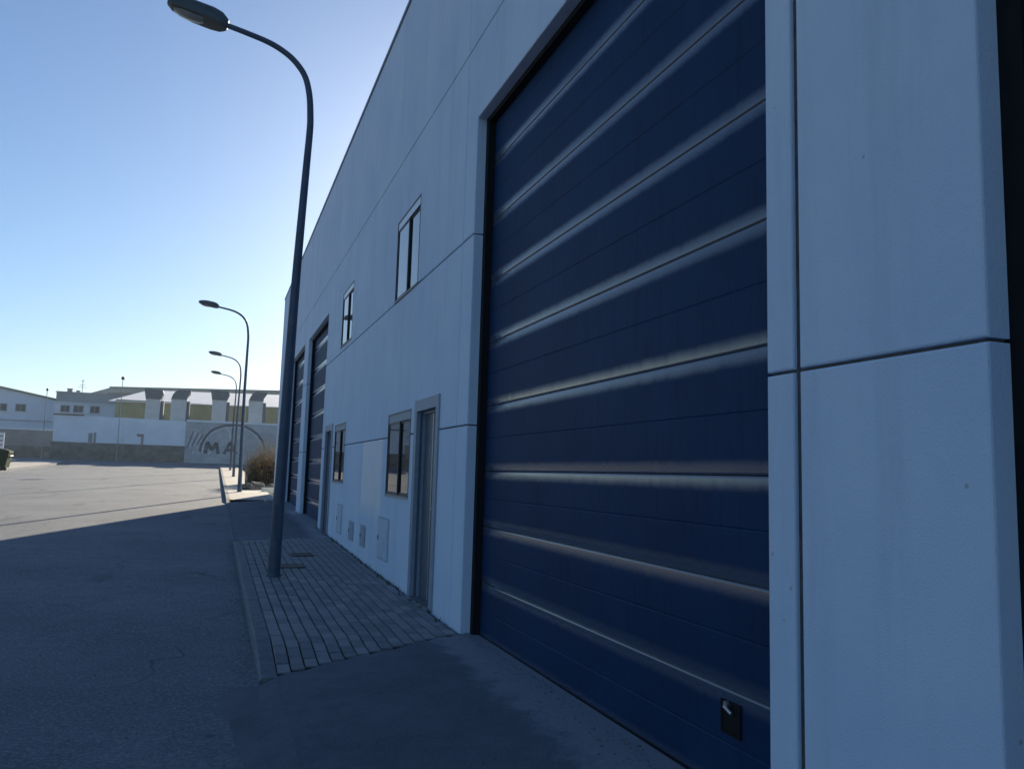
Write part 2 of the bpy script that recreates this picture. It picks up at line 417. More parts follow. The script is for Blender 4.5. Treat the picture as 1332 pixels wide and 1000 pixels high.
# ------------------------------------------------------------------ the warehouse
ware = tag(empty('warehouse', (W, 13, 0)), 'long pale painted warehouse of concrete panels with tall blue sectional doors', 'warehouse')
WL = Vector((-W, -13, 0))
def part(mb, name, m, parent=ware):
    o = mb.build(name, m)
    o.parent = parent
    o.matrix_parent_inverse = Matrix.Identity(4)
    p = parent; off = Vector((0, 0, 0))
    while p: off += p.location; p = p.parent
    o.location = -off                          # meshes are authored in world coordinates
    return o
Y_END = 33.6
cols = [-12, -8.3, -2.95, 2.71, 7.77, 13.2, 18.5, 23.72, 28.45, Y_END]
rowsz = [-.45, 1.97, 3.87, 5.93, 8.40]
TH = .11
bigdoors = [(-2.7, 1.82, -.02, 5.07), (2.9, 7.40, -.02, 5.07), (18.68, 22.92, gz(20.5)-.06, 5.12), (23.97, 28.2, gz(26)-.08, 5.15)]
peddoors = [(8.42, 9.55, .05, 2.36), (16.92, 18.10, gz(17.5)-.0, 2.46), (28.75, 29.9, gz(29)+.0, 2.55)]
lowwins = [(9.80, 11.18, 1.18, 2.28), (15.2, 16.58, 1.27, 2.39), (30.3, 31.7, 1.4, 2.5)]
upwins = [(9.76, 11.12, 3.885, 5.05), (15.06, 16.4, 3.98, 5.09), (30.3, 31.7, 4.1, 5.15)]
openings = bigdoors + [(a+.12, b_-.12, c, d-.13) for a, b_, c, d in peddoors] + lowwins + upwins
GAP = .007
def panel_cells(y0, y1, z0, z1):
    ys = sorted({y0, y1} | {q for o in openings for q in o[:2] if y0 < q < y1})
    zs = sorted({z0, z1} | {q for o in openings for q in o[2:] if z0 < q < z1})
    filled = {}
    for i in range(len(ys)-1):
        for j in range(len(zs)-1):
            cy, cz = (ys[i]+ys[i+1])/2, (zs[j]+zs[j+1])/2
            filled[i, j] = not any(o[0] < cy < o[1] and o[2] < cz < o[3] for o in openings)
    return ys, zs, filled
def build_panel(ys, zs, cells, m):
    bm = bmesh.new(); vc = {}
    def V_(i, j, d):
        if (i, j, d) not in vc: vc[i, j, d] = bm.verts.new((W + (TH if d else 0), ys[i], zs[j]))
        return vc[i, j, d]
    for (i, j) in cells:
        bm.faces.new([V_(i, j, 0), V_(i+1, j, 0), V_(i+1, j+1, 0), V_(i, j+1, 0)])
        for (di, dj, e) in ((-1, 0, ((i, j), (i, j+1))), (1, 0, ((i+1, j), (i+1, j+1))), (0, -1, ((i, j), (i+1, j))), (0, 1, ((i, j+1), (i+1, j+1)))):
            if (i+di, j+dj) not in cells:
                a, c = e; bm.faces.new([V_(*a, 0), V_(*c, 0), V_(*c, 1), V_(*a, 1)])
    bmesh.ops.recalc_face_normals(bm, faces=bm.faces)
    # outward = towards -x on the front
    for f in bm.faces:
        if abs(f.normal.x) > .9 and f.normal.x > 0 and f.calc_center_median().x < W+.01:
            bmesh.ops.reverse_faces(bm, faces=bm.faces); break
    ed = [e for e in bm.edges if len(e.link_faces) == 2 and e.calc_face_angle(0) > .5 and all(v.co.x < W+.01 for v in e.verts)]
    bmesh.ops.bevel(bm, geom=ed, offset=.010, segments=2, profile=.5, affect='EDGES')
    me = bpy.data.meshes.new('wall_panel'); bm.to_mesh(me); bm.free()
    me.materials.append(MATS[m]); o = bpy.data.objects.new('wall_panel', me); COL.objects.link(o)
    o.parent = ware; o.location = -ware.location
    return o
for ci in range(len(cols)-1):
    for rj in range(4):
        y0, y1 = cols[ci], cols[ci+1]; gl = .021 if abs(y0-2.71) < .01 else GAP; gr_ = .021 if abs(y1-2.71) < .01 else GAP
        ys, zs, filled = panel_cells(y0+gl, y1-gr_, rowsz[rj]+GAP, rowsz[rj+1]-GAP)
        todo = {k for k, v_ in filled.items() if v_}
        while todo:
            comp = set(); st = [todo.pop()]
            while st:
                c = st.pop(); comp.add(c)
                for d in ((1, 0), (-1, 0), (0, 1), (0, -1)):
                    q = (c[0]+d[0], c[1]+d[1])
                    if q in todo: todo.remove(q); st.append(q)
            build_panel(ys, zs, comp, 'wall_paint_pale_patch' if (rj == 0 and abs(y0-7.77) < .01) else 'wall_paint')
# joint filler behind the joints
jf = MB()
def segs(lo, hi, blocks):
    out = []; cur = lo
    for a, c in sorted(blocks):
        if a > cur: out.append((cur, a))
        cur = max(cur, c)
    if cur < hi: out.append((cur, hi))
    return out
for z in rowsz[1:4]:
    for a, c in segs(cols[0], Y_END, [(o[0]-.02, o[1]+.02) for o in openings if o[2]-.03 < z < o[3]+.03]):
        jf.box(W+.022, W+.10, a, c, z-.03, z+.03)
for y in cols[1:-1]:
    jf.box(W+.024, W+.098, y-.03, y+.03, rowsz[0], rowsz[-1]-.02)
part(jf, 'joint_filler', 'joint_filler')
# parapet cap, roof, other walls
cap = MB()
cap.prism([(W-.02, 8.36), (W-.02, 8.425), (W+.24, 8.44), (W+.24, 8.36), (W+.22, 8.36), (W+.22, 8.41), (W-.005, 8.405), (W-.005, 8.36)], 'y', -12.02, Y_END+.02)
part(cap, 'parapet_cap', 'cap_metal')
part(MB().box(W+TH+.05, 24, -11.9, Y_END-.2, 7.75, 7.95), 'roof', 'roof_membrane')
part(MB().box(W+.004, 24, Y_END-.19, Y_END-.001, -.4, 8.39), 'end_wall', 'wall_paint')
part(MB().box(W+.004, 24, -11.999, -11.8, -.4, 8.39), 'end_wall', 'wall_paint')
part(MB().box(23.8, 24.001, -11.7, Y_END-.2, -.4, 8.38), 'rear_wall', 'wall_paint')

def sectional_door(y0, y1, z0, z1, bounds, label, lock=None):
    XD = W + .17
    fr = MB()                                  # dark guides and seals at the sides and head
    fr.box(W+.098, XD+.06, y1-.085, y1+.03, z0-.05, z1+.02)
    fr.box(W+.098, XD+.06, y0-.03, y0+.085, z0-.05, z1+.02)
    fr.box(W+.10, XD+.05, y0+.085, y1-.085, z1-.05, z1+.02)
    fr.box(XD+.05, XD+.07, y0, y1, z0-.1, z1+.02)
    fr.box(XD-.012, XD+.04, y0+.085, y1-.085, z0-.02, z0+.03)   # bottom seal
    d = part(fr, 'sectional_door', 'rubber'); d['label'] = label
    off = Vector(ware.location)
    ya, yb = y0+.075, y1-.075
    for a, c in zip(bounds[:-1], bounds[1:]):
        c = min(c, z1+.05); h = c-a
        if h < .06: continue
        prof = []                              # (depth, z, edge)
        B = .10
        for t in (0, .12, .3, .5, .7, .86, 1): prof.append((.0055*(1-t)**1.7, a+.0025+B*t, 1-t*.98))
        mid = a+h/2; prof.append((0, a+.0025+B+.004, 0))
        if h > .4: prof += [(0, mid-.010, 0), (0, mid-.006, 0), (.005, mid-.001, 0), (.005, mid+.001, 0), (0, mid+.006, 0), (0, mid+.010, 0)]
        prof.append((0, c-.0025-B-.004, 0))
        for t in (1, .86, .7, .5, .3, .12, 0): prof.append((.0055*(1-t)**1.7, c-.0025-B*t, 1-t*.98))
        prof = [(.035, a+.0025, 1)] + prof + [(.035, c-.0025, 1)]
        m = MB(); n = len(prof); nseg = 6
        vs_ = []; at = []
        for s_ in range(nseg+1):
            yy = ya + (yb-ya)*s_/nseg
            for (dx, z, e) in prof: vs_.append((XD+dx, yy, z)); at.append(e)
        m.add(vs_, [(s_*n+i, s_*n+i+1, (s_+1)*n+i+1, (s_+1)*n+i) for s_ in range(nseg) for i in range(n-1)], 0, True)
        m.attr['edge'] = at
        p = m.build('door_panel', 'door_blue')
        p.parent = d; p.location = (0, 0, 0)
        for e in p.data.edges: pass
        sh = [i for i, e in enumerate(prof)]
    if lock:
        ly, lz = lock
        l = MB()
        q = .066
        l.box(XD-.006, XD+.02, ly-q, ly+q, lz-q, lz+q, 0)           # black recessed grip pocket
        for sg in (-1, 1):
            l.box(XD-.010, XD-.004, ly+sg*(q+.007)-.006, ly+sg*(q+.007)+.006, lz-q-.013, lz+q+.013, 0)
            l.box(XD-.0095, XD-.004, ly-q, ly+q, lz+sg*(q+.007)-.006, lz+sg*(q+.007)+.006, 0)
        l.tube([(XD-.022, ly-.03, lz+.03), (XD-.022, ly+.03, lz+.05)], .010, 8, 2)
        l.tube([(XD-.026, ly+.02, lz+.062), (XD-.004, ly+.02, lz+.062)], .018, 10, 2)
        o = l.build('lock', ['rubber', 'iron', 'steel']); o.parent = d
        o['label'] = 'black grip pocket with a small steel latch low on the door'
    return d
def bounds_from(z0): return [z0, .49, 1.01, 1.53, 2.15, 2.77, 3.38, 4.0, 4.61, 5.22]
sectional_door(*bigdoors[0], bounds_from(-.02), 'dark blue sectional door at the edge of the view past the pillar')
sectional_door(*bigdoors[1], bounds_from(-.02), 'nearest tall dark blue sectional door with glossy panel edges', (3.40, .36))
for k in (2, 3):
    z0 = bigdoors[k][2]
    sectional_door(*bigdoors[k], [z0] + [z0+.49+.0+q for q in (0, .52, 1.04, 1.66, 2.28, 2.89, 3.51, 4.12, 4.73)], ('', '', 'distant blue sectional door beside the far pedestrian door', 'farthest blue sectional door behind the lamp post')[k], (bigdoors[k][0]+.5, z0+.38))
# threshold lips of the doors
for (a, c, z0, z1) in bigdoors:
    part(MB().bbox(W-.03, W+.30, a+.005, c-.005, z0-.3, z0+.004, .006), 'threshold', 'apron_concrete')

def window(y0, y1, z0, z1, low, label):
    XW = W+.004
    f = MB(); t = .024
    # dark metal lining of the reveal
    f.box(W-.004, XW+.05, y0-.01, y0+.012, z0, z1+.01); f.box(W-.004, XW+.05, y1-.012, y1+.01, z0, z1+.01); f.box(W-.0035, XW+.05, y0+.012, y1-.012, z1-.012, z1+.01)
    f.box(XW, XW+.05, y0+.012, y0+t, z0, z1-.012); f.box(XW, XW+.05, y1-t, y1-.012, z0, z1-.012)
    f.box(XW+.001, XW+.049, y0+t, y1-t, z0-.002, z0+t)
    o = part(f, 'window', 'frame_dark'); o['label'] = label
    bx_ = MB().box(XW-.002, XW+.05, y0+t, y1-t, z1-.115, z1-.012).build('shutter_box', 'frame_grey' if low else 'aluminium'); bx_.parent = o
    ym = (y0+y1)/2
    for (a, c, dx) in ((y0+t, ym+.02, .022), (ym-.02, y1-t, .002)):
        s_ = MB(); w_ = .026; za, zb = z0+t, z1-.118
        s_.box(XW+dx, XW+dx+.018, a, a+w_, za, zb); s_.box(XW+dx, XW+dx+.018, c-w_, c, za, zb)
        s_.box(XW+dx+.001, XW+dx+.017, a+w_, c-w_, za, za+w_); s_.box(XW+dx+.001, XW+dx+.017, a+w_, c-w_, zb-w_, zb)
        q = s_.build('sash', 'frame_dark'); q.parent = o
        g_ = MB().box(XW+dx+.006, XW+dx+.012, a+w_-.005, c-w_+.005, za+w_-.005, zb-w_+.005).build('pane', 'glass'); g_.parent = o
    sl = MB().prism([(W-.02, z0-.018), (W-.02, z0+.002), (XW+.02, z0+.012), (XW+.02, z0-.018)], 'y', y0+.014, y1-.014).build('sill', 'stone_sill'); sl.parent = o
    bk = MB().box(W+TH+.02, W+TH+.04, y0-.1, y1+.1, z0-.1, z1+.1).build('reveal_back', 'frame_dark'); bk.parent = o
    return o
window(*lowwins[0], True, 'dark framed lower window beside the nearer pedestrian door')
window(*lowwins[1], True, 'dark framed lower window beside the farther pedestrian door')
window(*lowwins[2], True, 'lower window near the far end of the warehouse')
window(*upwins[0], False, 'nearer upper window reflecting pale sky')
window(*upwins[1], False, 'farther upper window reflecting pale sky')
window(*upwins[2], False, 'upper window near the far end of the warehouse')

def ped_door(y0, y1, z0, z1, label):
    XL = W+.09
    lf = MB(); a, c = y0+.12, y1-.12; zt = z1-.13
    lf.box(XL, XL+.04, a+.03, c-.03, z0+.01, zt-.03)
    for zc in (z0+.25, (z0+zt)/2): lf.box(XL-.006, XL+.002, a+.14, c-.14, zc, zc+(zt-z0)/2-.42)      # two raised fields
    o = part(lf, 'pedestrian_door', 'leaf_grey'); o['label'] = label
    fr = MB(); pr = .018
    fr.box(W-pr, W+.03, y0, a+.004, z0-.05, z1); fr.box(W-pr, W+.03, c-.004, y1, z0-.05, z1)
    fr.box(W-pr+.001, W+.029, a+.004, c-.004, zt-.004, z1-.001)
    q = MB().box(W+.03, XL-.03, c-.012, c+.01, z0, zt).box(W+.03, XL-.03, a-.01, a+.012, z0, zt).box(W+.03, XL-.03, a+.012, c-.012, zt-.012, zt+.01).build('reveal_lining', 'leaf_grey'); q.parent = o
    fr.box(XL-.03, XL+.05, a-.01, a+.032, z0, zt+.01); fr.box(XL-.03, XL+.05, c-.032, c+.01, z0, zt+.01); fr.box(XL-.029, XL+.049, a+.032, c-.032, zt-.035, zt+.01)
    q = fr.build('door_frame', 'frame_grey'); q.parent = o
    hd = MB(); hy = a+.10
    hd.box(XL-.012, XL+.001, hy-.02, hy+.02, z0+.92, z0+1.14)
    hd.tube([(XL-.01, hy, z0+1.05), (XL-.055, hy, z0+1.05), (XL-.055, hy+.12, z0+1.05)], .010, 8)
    q = hd.build('handle', 'steel'); q.parent = o
    ed = MB().box(XL-.012, XL+.002, (a+c)/2-.012, (a+c)/2+.012, z0+.02, zt-.04).build('edge_strip', 'aluminium'); ed.parent = o
    st = MB().bbox(W-.05, W+.16, a-.06, c+.06, z0-.3, z0+.005, .012).build('step', 'kerb_concrete'); st.parent = o
    return o
ped_door(*peddoors[0], 'grey framed nearer pedestrian door with a steel handle')
ped_door(*peddoors[1], 'grey framed farther pedestrian door beside the distant blue door')
ped_door(*peddoors[2], 'pedestrian door near the far end of the warehouse')

# flush meter cabinets in the wall
def meter(y0, y1, z0, z1, m, label):
    c = MB().box(W-.012, W+.03, y0, y1, z0, z1)
    c.box(W-.017, W-.011, y0+.03, y1-.03, z0+.03, z1-.03)
    o = part(c, 'meter_box', m); o['label'] = label
    q = MB().box(W-.024, W-.016, y1-.09, y1-.05, (z0+z1)/2-.03, (z0+z1)/2+.03).build('latch', 'iron'); q.parent = o
    fr = MB(); t = .02
    fr.box(W-.006, W+.02, y0-t, y0, z0-t, z1+t); fr.box(W-.006, W+.02, y1, y1+t, z0-t, z1+t); fr.box(W-.0055, W+.02, y0, y1, z0-t, z0); fr.box(W-.0055, W+.02, y0, y1, z1, z1+t)
    q = fr.build('box_frame', 'box_grey'); q.parent = o
meter(10.85, 11.55, .30, .84, 'box_white', 'large white meter cabinet under the nearer lower window')
meter(12.6, 13.02, .33, .63, 'box_grey', 'small grey meter box right of the panel joint')
meter(13.72, 14.18, .33, .62, 'box_grey', 'small grey meter box left of the panel joint')
meter(15.1, 15.68, .34, .84, 'box_white', 'tall white meter cabinet under the farther lower window')

# ------------------------------------------------------------------ street lamps
def make_lamp():
    root = empty('street_lamp')
    p = MB()
    pts = [(0, 0, 0), (.01, 0, .8), (.05, 0, 3.7), (.105, 0, 5.6), (.125, 0, 6.2), (.12, 0, 6.45), (.09, 0, 6.75), (.02, 0, 7.0), (-.10, 0, 7.17), (-.26, 0, 7.30), (-.50, 0, 7.41), (-.84, 0, 7.49), (-1.2, 0, 7.56)]
    # smooth the bend
    P_ = [Vector(q) for q in pts]; sm = []
    for i in range(len(P_)-1):
        p0, p1, p2, p3 = P_[max(i-1, 0)], P_[i], P_[i+1], P_[min(i+2, len(P_)-1)]
        for k in range(4):
            t = k/4; sm.append(.5*((2*p1)+(-p0+p2)*t+(2*p0-5*p1+4*p2-p3)*t*t+(-p0+3*p1-3*p2+p3)*t**3))
    sm.append(P_[-1]); n = len(sm)
    ln = [0]
    for i in range(1, n): ln.append(ln[-1]+(sm[i]-sm[i-1]).length)
    rad = [.083*(1-.58*l/ln[-1]) for l in ln]
    p.tube(sm, rad, 16)
    o = p.build('pole', 'lamp_grey', root)
    h = MB().box(-.035, .045, -.092, -.06, .5, .95)
    q = h.build('hatch', 'lamp_grey', root)
    bs = MB(); n_ = 16
    bs.tube([(0, 0, -.02), (0, 0, .03)], [.105, .098], 16)
    bs.build('base_collar', 'lamp_grey', root)
    # luminaire: lofted housing along the arm direction
    ax = Vector((-1, 0, .20)).normalized(); upv = Vector((.20, 0, 1)).normalized(); sd_ = Vector((0, 1, 0)); o0 = Vector((-1.10, 0, 7.555))
    sec = [(-.04, .06, .055, -.05), (.0, .10, .085, -.065), (.06, .145, .12, -.075), (.18, .165, .14, -.08), (.42, .165, .135, -.08), (.58, .145, .11, -.07), (.70, .10, .07, -.055), (.76, .045, .03, -.03)]
    hb = MB(); V = []; n_ = 12
    for (s_, w_, t_, b_) in sec:
        c = o0 + ax*s_
        prof = [(-w_, b_), (-w_, 0), (-w_*.9, t_*.55), (-w_*.55, t_*.9), (0, t_), (w_*.55, t_*.9), (w_*.9, t_*.55), (w_, 0), (w_, b_), (w_*.5, b_-.005), (0, b_-.006), (-w_*.5, b_-.005)]
        V += [c + sd_*a + upv*z for a, z in prof]
    F = [(i*n_+k, i*n_+(k+1) % n_, (i+1)*n_+(k+1) % n_, (i+1)*n_+k) for i in range(len(sec)-1) for k in range(n_)]
    hb.add(V, F + [tuple(range(n_)), tuple(range((len(sec)-1)*n_, len(sec)*n_))])
    head = hb.build('lamp_head', 'lamp_dark', root)
    lb = MB(); V = []
    for (s_, w_, d_) in [(.26, .10, .0), (.32, .11, -.035), (.46, .11, -.05), (.58, .095, -.04), (.66, .06, .0)]:
        c = o0 + ax*s_ + upv*(-.080)
        V += [c - sd_*w_, c - sd_*w_*.7 + upv*d_*.8, c + upv*d_, c + sd_*w_*.7 + upv*d_*.8, c + sd_*w_]
    lb.add(V, [(i*5+k, i*5+k+1, (i+1)*5+k+1, (i+1)*5+k) for i in range(4) for k in range(4)], 0, True)
    lb.build('lens', 'lamp_lens', head)
    return root
lamp = make_lamp()
spots = [(.83, 11.3, 'tall curved street lamp nearest the camera on the paved footway', 0), (1.0, 34.6, 'second curved street lamp standing beside the dry bush', -1.6), (1.12, 53, 'third curved street lamp along the far footpath', -.8), (1.14, 67, 'farthest and smallest curved street lamp in the row', -.6)]
for i, (x, y, lb_, tl) in enumerate(spots):
    o = lamp if i == 0 else copy_tree(lamp)
    o.location = (x, y, gz(y)+.006); o.rotation_euler = (0, R(tl), 0)
    tag(o, lb_, 'street lamp', 'street lamps along the kerb')

# covers in the footway
for k, (x, y, w_, l_, lb_) in enumerate([(1.42, 13.6, .34, .42, 'dark iron utility cover in the footway farther behind the lamp post'), (1.12, 12.25, .40, .40, 'dark iron utility cover in the footway right beside the lamp post')]):
    z = foot_z(x, y)
    t = tag(empty('utility_cover', (x, y, z)), lb_, 'utility cover', 'iron covers in the footway')
    f = MB(); a, c = w_/2, l_/2; e = .025
    f.box(-a, -a+e, -c, c, -.03, .010); f.box(a-e, a, -c, c, -.03, .010); f.box(-a+e, a-e, -c, -c+e, -.03, .0095); f.box(-a+e, a-e, c-e, c, -.03, .0095)
    f.build('frame', 'iron', t)
    p = MB().box(-a+e, a-e, -c+e, c-e, -.03, .004)
    for i in range(-3, 4):
        p.box(i*.042-.008, i*.042+.008, -c+e+.02, c-e-.02, .003, .008)
    p.build('plate', 'iron', t)

# ------------------------------------------------------------------ street end: walls and buildings
def wall_thing():
    t = tag(empty('perimeter_wall', (-4.4, 85, 2)), 'long white perimeter wall on a rough stone base closing the street', 'wall')
    def P(mb, nm, m, par=t):
        o = mb.build(nm, m); o.parent = par; off = Vector((0, 0, 0)); p = par
        while p: off += p.location; p = p.parent
        o.location = -off; return o
    xs = [-14.4, -8.45, -2.92]
    for a, c in zip(xs[:-1], xs[1:]):
        P(MB().prism([(a+.01, 3.4), (c-.01, 3.4), (c-.01, 5.82 if a > -9 else 5.90), (a+.01, 5.90)], 'y', 85, 85.25), 'rendered_panel', 'wall_white')
    sb = MB(); random.seed(3)
    base = P(MB().box(-14.5, -2.93, 84.9, 85.3, 1.0, 3.38), 'stone_base', 'stone_base')
    for r_ in range(4):
        x = -14.5 + random.random()*.3
        while x < -3.2:
            w_ = random.uniform(.5, 1.0); w_ = min(w_, -2.95-x)
            s_ = MB().box(x+.02, x+w_-.02, 84.9-random.uniform(.02, .09), 84.95, 1.95+r_*.36+.02, 1.95+r_*.36+.34); o = P(s_, 'stone', 'stone_base', base); x += w_
    m = P(MB().box(-2.91, 22, 85.02, 85.25, 1.0, 5.82), 'mural_wall', 'mural_paint')
    P(MB().box(-14.5, -11.9, 84.92, 85.33, 5.89, 6.0), 'coping', 'coping_dark')
    P(MB().box(-2.9, 22, 84.95, 85.3, 5.815, 6.0), 'coping', 'wall_white')
    # painted arch and letters
    yf, yb = 85.0, 85.03
    def stroke(pts, w_, nm, mt):
        b_ = MB(); V = []
        for i, p in enumerate(pts):
            a = Vector(pts[max(i-1, 0)]); c = Vector(pts[min(i+1, len(pts)-1)]); d = (c-a).normalized(); nn = Vector((-d.y, d.x))*w_/2
            p = Vector(p); V += [(p.x+nn.x, yf, p.y+nn.y), (p.x-nn.x, yf, p.y-nn.y), (p.x+nn.x, yb, p.y+nn.y), (p.x-nn.x, yb, p.y-nn.y)]
        F = []
        for i in range(len(pts)-1):
            o = i*4; F += [(o, o+1, o+5, o+4), (o, o+4, o+6, o+2), (o+1, o+3, o+7, o+5)]
        F += [(0, 2, 3, 1), (len(V)-4, len(V)-3, len(V)-1, len(V)-2)]
        b_.add(V, F); return P(b_, nm, mt, m)
    arch = [(-1.5+0, 2.9), (-1.4, 3.6), (-1.1, 4.35), (-.56, 5.0), (0, 5.33), (.6, 5.55), (1.57, 5.68), (2.5, 5.6), (3.2, 5.3), (3.85, 4.83), (4.4, 4.1), (4.7, 3.2)]
    stroke(arch, .26, 'painted_arch', 'mural_dark')
    stroke([(p[0]*.93+.1, p[1]*.93+.22-.0) for p in arch], .12, 'painted_arch', 'mural_light')
    for s_ in ([(-1.0, 2.75), (-.85, 3.9)], [(-.85, 3.9), (-.42, 3.1)], [(-.42, 3.1), (-.02, 3.85)], [(-.02, 3.85), (.22, 2.75)]): stroke(s_, .34, 'painted_letter', 'mural_dark')
    for s_ in ([(.75, 2.75), (1.3, 3.95)], [(1.3, 3.95), (1.95, 2.8)], [(1.0, 3.15), (1.7, 3.15)]): stroke(s_, .3, 'painted_letter', 'mural_dark')
    stroke([(.95, 5.3), (1.2, 4.8), (1.3, 4.2)], .22, 'painted_letter', 'mural_light')
    for k in range(6): stroke([(-2.7+k*.22, 3.2+.1*k), (-2.2+k*.22, 4.9-.08*k)], .10, 'painted_hatch', 'mural_light' if k % 2 else 'mural_dark')
    for k in range(4): stroke([(-2.2+k*.5, 2.65), (-2.0+k*.5, 3.0)], .14, 'painted_letter', 'mural_light')
    # small dark fixtures on the white face
    for (a, c, z0, z1) in ((-11.4, -11.08, 3.42, 4.3), (-10.95, -10.77, 3.42, 4.38), (-7.25, -6.65, 4.15, 4.4), (-6.85, -6.65, 3.4, 4.15)):
        P(MB().box(a, c, 84.93, 85.02, z0, z1), 'wall_box', 'wall_grey')
wall_thing()
gw = tag(MB().prism([(-34, 1.5), (-14.55, 1.5), (-14.55, 4.6), (-34, 4.45)], 'y', 91.5, 91.8).box(-34, -14.6, 91.4, 91.9, 4.58, 4.75, 1).box(-34, -14.6, 91.35, 91.52, 1.5, 3.0, 2).build('low_grey_wall', ['wall_grey', 'wall_white', 'stone_base']), 'low grey block wall with pale coping left of the white wall', 'wall')

def far_building(name, loc, label, cat):
    t = tag(empty(name, loc), label, cat)
    def P(mb, nm, m, par=t):
        o = mb.build(nm, m); o.parent = par; off = Vector((0, 0, 0)); p = par
        while p: off += p.location; p = p.parent
        o.location = -off; return o
    def win(x0, x1, z0, z1, y):
        f = MB(); e = .08
        f.box(x0, x0+e, y-.06, y+.05, z0, z1); f.box(x1-e, x1, y-.06, y+.05, z0, z1); f.box(x0+e, x1-e, y-.06, y+.05, z0, z0+e); f.box(x0+e, x1-e, y-.06, y+.05, z1-e, z1)
        f.box((x0+x1)/2-.03, (x0+x1)/2+.03, y-.05, y+.05, z0+e, z1-e)
        o = P(f, 'window', 'far_grey'); P(MB().box(x0+e, x1-e, y-.02, y+.04, z0+e, z1-e), 'pane', 'far_glass', o); P(MB().box(x0-.1, x1+.1, y-.15, y-.0, z0-.1, z0-.005), 'sill', 'far_white', o)
    return t, P, win
t, P, win = far_building('gabled_building', (-28, 130, 2), 'white gabled industrial building with two small windows at the far left', 'building')
P(MB().prism([(-36, 1.5), (-20.8, 1.5), (-20.8, 9.85), (-27.8, 11.2), (-36, 10.0)], 'y', 125, 145), 'wall', 'far_white')
P(MB().prism([(-36.4, 9.97), (-27.8, 11.22), (-20.4, 9.82), (-20.4, 10.02), (-27.8, 11.45), (-36.4, 10.2)], 'y', 124.6, 145.3), 'roof', 'far_roof_green')
win(-28.4, -26.9, 8.1, 9.15, 125); win(-25.95, -24.65, 8.15, 9.2, 125)
win(-32, -30.6, 8.1, 9.15, 125)
P(MB().box(-36, -21.3, 124.88, 125.02, 6.9, 7.0), 'band', 'far_grey')
t, P, win = far_building('office_building', (-16, 120, 2), 'pale two storey office block with three windows behind the white wall', 'building')
P(MB().box(-19.6, -11.0, 115, 130, 1.5, 9.05), 'wall', 'far_white')
P(MB().box(-19.5, -11.05, 115.1, 129.9, 9.05, 10.35), 'attic', 'far_grey')
P(MB().box(-19.8, -10.8, 114.8, 130.1, 9.0, 9.12), 'ledge', 'far_white')
rf = P(MB().box(-19.6, -10.95, 115.0, 130.0, 10.35, 10.45), 'roof', 'far_roof')
for a, c, zt in ((-18.5, -17.85, 10.95), (-17.45, -17.0, 10.75)):
    ch = MB().box(a+.05, c-.05, 116, 116.6, 10.4, zt-.12).box(a, c, 115.95, 116.65, zt-.12, zt); P(ch, 'chimney', 'far_grey', rf)
win(-18.9, -17.8, 7.8, 8.7, 115); win(-17.45, -16.25, 7.8, 8.75, 115); win(-15.55, -14.4, 7.82, 8.77, 115)
an = tag(empty('roof_antenna', (-16.9, 117, 10.4)), 'thin television antenna on the flat roof of the office block', 'antenna')
a_ = MB().tube([(0, 0, 0), (0, 0, 1.9)], .035, 6); a_.build('mast', 'iron', an)
a_ = MB()
for z, w_ in ((.85, .55), (1.15, .35), (1.7, .2)): a_.tube([(-w_, 0, z), (w_, 0, z)], .025, 5)
a_.build('aerial_rods', 'iron', an)
t, P, win = far_building('long_warehouse', (0, 160, 2), 'long grey roofed warehouse rising behind the other far buildings', 'warehouse')
P(MB().prism([(-22.5, 1.5), (40, 1.5), (40, 14.3), (-17.4, 13.6), (-22.5, 12.2)], 'y', 151, 190), 'wall', 'far_grey')
rf = P(MB().prism([(-23, 12.2), (-17.6, 14.2), (10, 15.3), (40, 15.6), (40, 14.5), (-17.3, 13.4), (-23, 12.0)], 'y', 150, 191), 'roof', 'far_roof')
P(MB().prism([(-17.6, 14.2), (10, 15.3), (40, 15.6), (40, 15.8), (10, 15.5), (-17.6, 14.42)], 'y', 149.8, 191.2), 'ridge_flashing', 'cap_metal')
t, P, win = far_building('yellow_warehouse', (0, 105, 2), 'low ochre sheet metal shed with white sloping roof behind the wall', 'warehouse')
yw = P(MB().box(-11.0, 30, 100.2, 118, 1.5, 8.75), 'wall', 'sheet_yellow')
b_ = MB()
for i in range(96): x = -10.9+i*.42; b_.box(x, x+.2, 100.13, 100.22, 1.5, 8.7)
P(b_, 'cladding_rib', 'sheet_yellow', yw)
P(MB().add([(-11.7, 99.8, 8.42), (30, 99.8, 9.1), (38, 128, 13.4), (-9.9, 128, 12.2), (-11.7, 99.8, 8.52), (30, 99.8, 9.2), (38, 128, 13.5), (-9.9, 128, 12.3)], [(0, 3, 2, 1), (4, 5, 6, 7), (0, 1, 5, 4), (1, 2, 6, 5), (2, 3, 7, 6), (3, 0, 4, 7)]), 'roof', 'sheet_white')
ducts = [(-7.6, -5.6, 9.6, 6.2, 0, 'leftmost sheet metal extraction cowl with dark hood above the white wall'), (-5.1, -2.95, 9.7, 6.2, 1, 'second sheet metal extraction cowl from the left with rounded hood'),
         (-.9, 1.15, 9.86, 6.2, 0, 'third sheet metal extraction cowl from the left above the mural'), (2.98, 5.05, 10.0, 6.2, 1, 'rightmost sheet metal extraction cowl above the mural')]
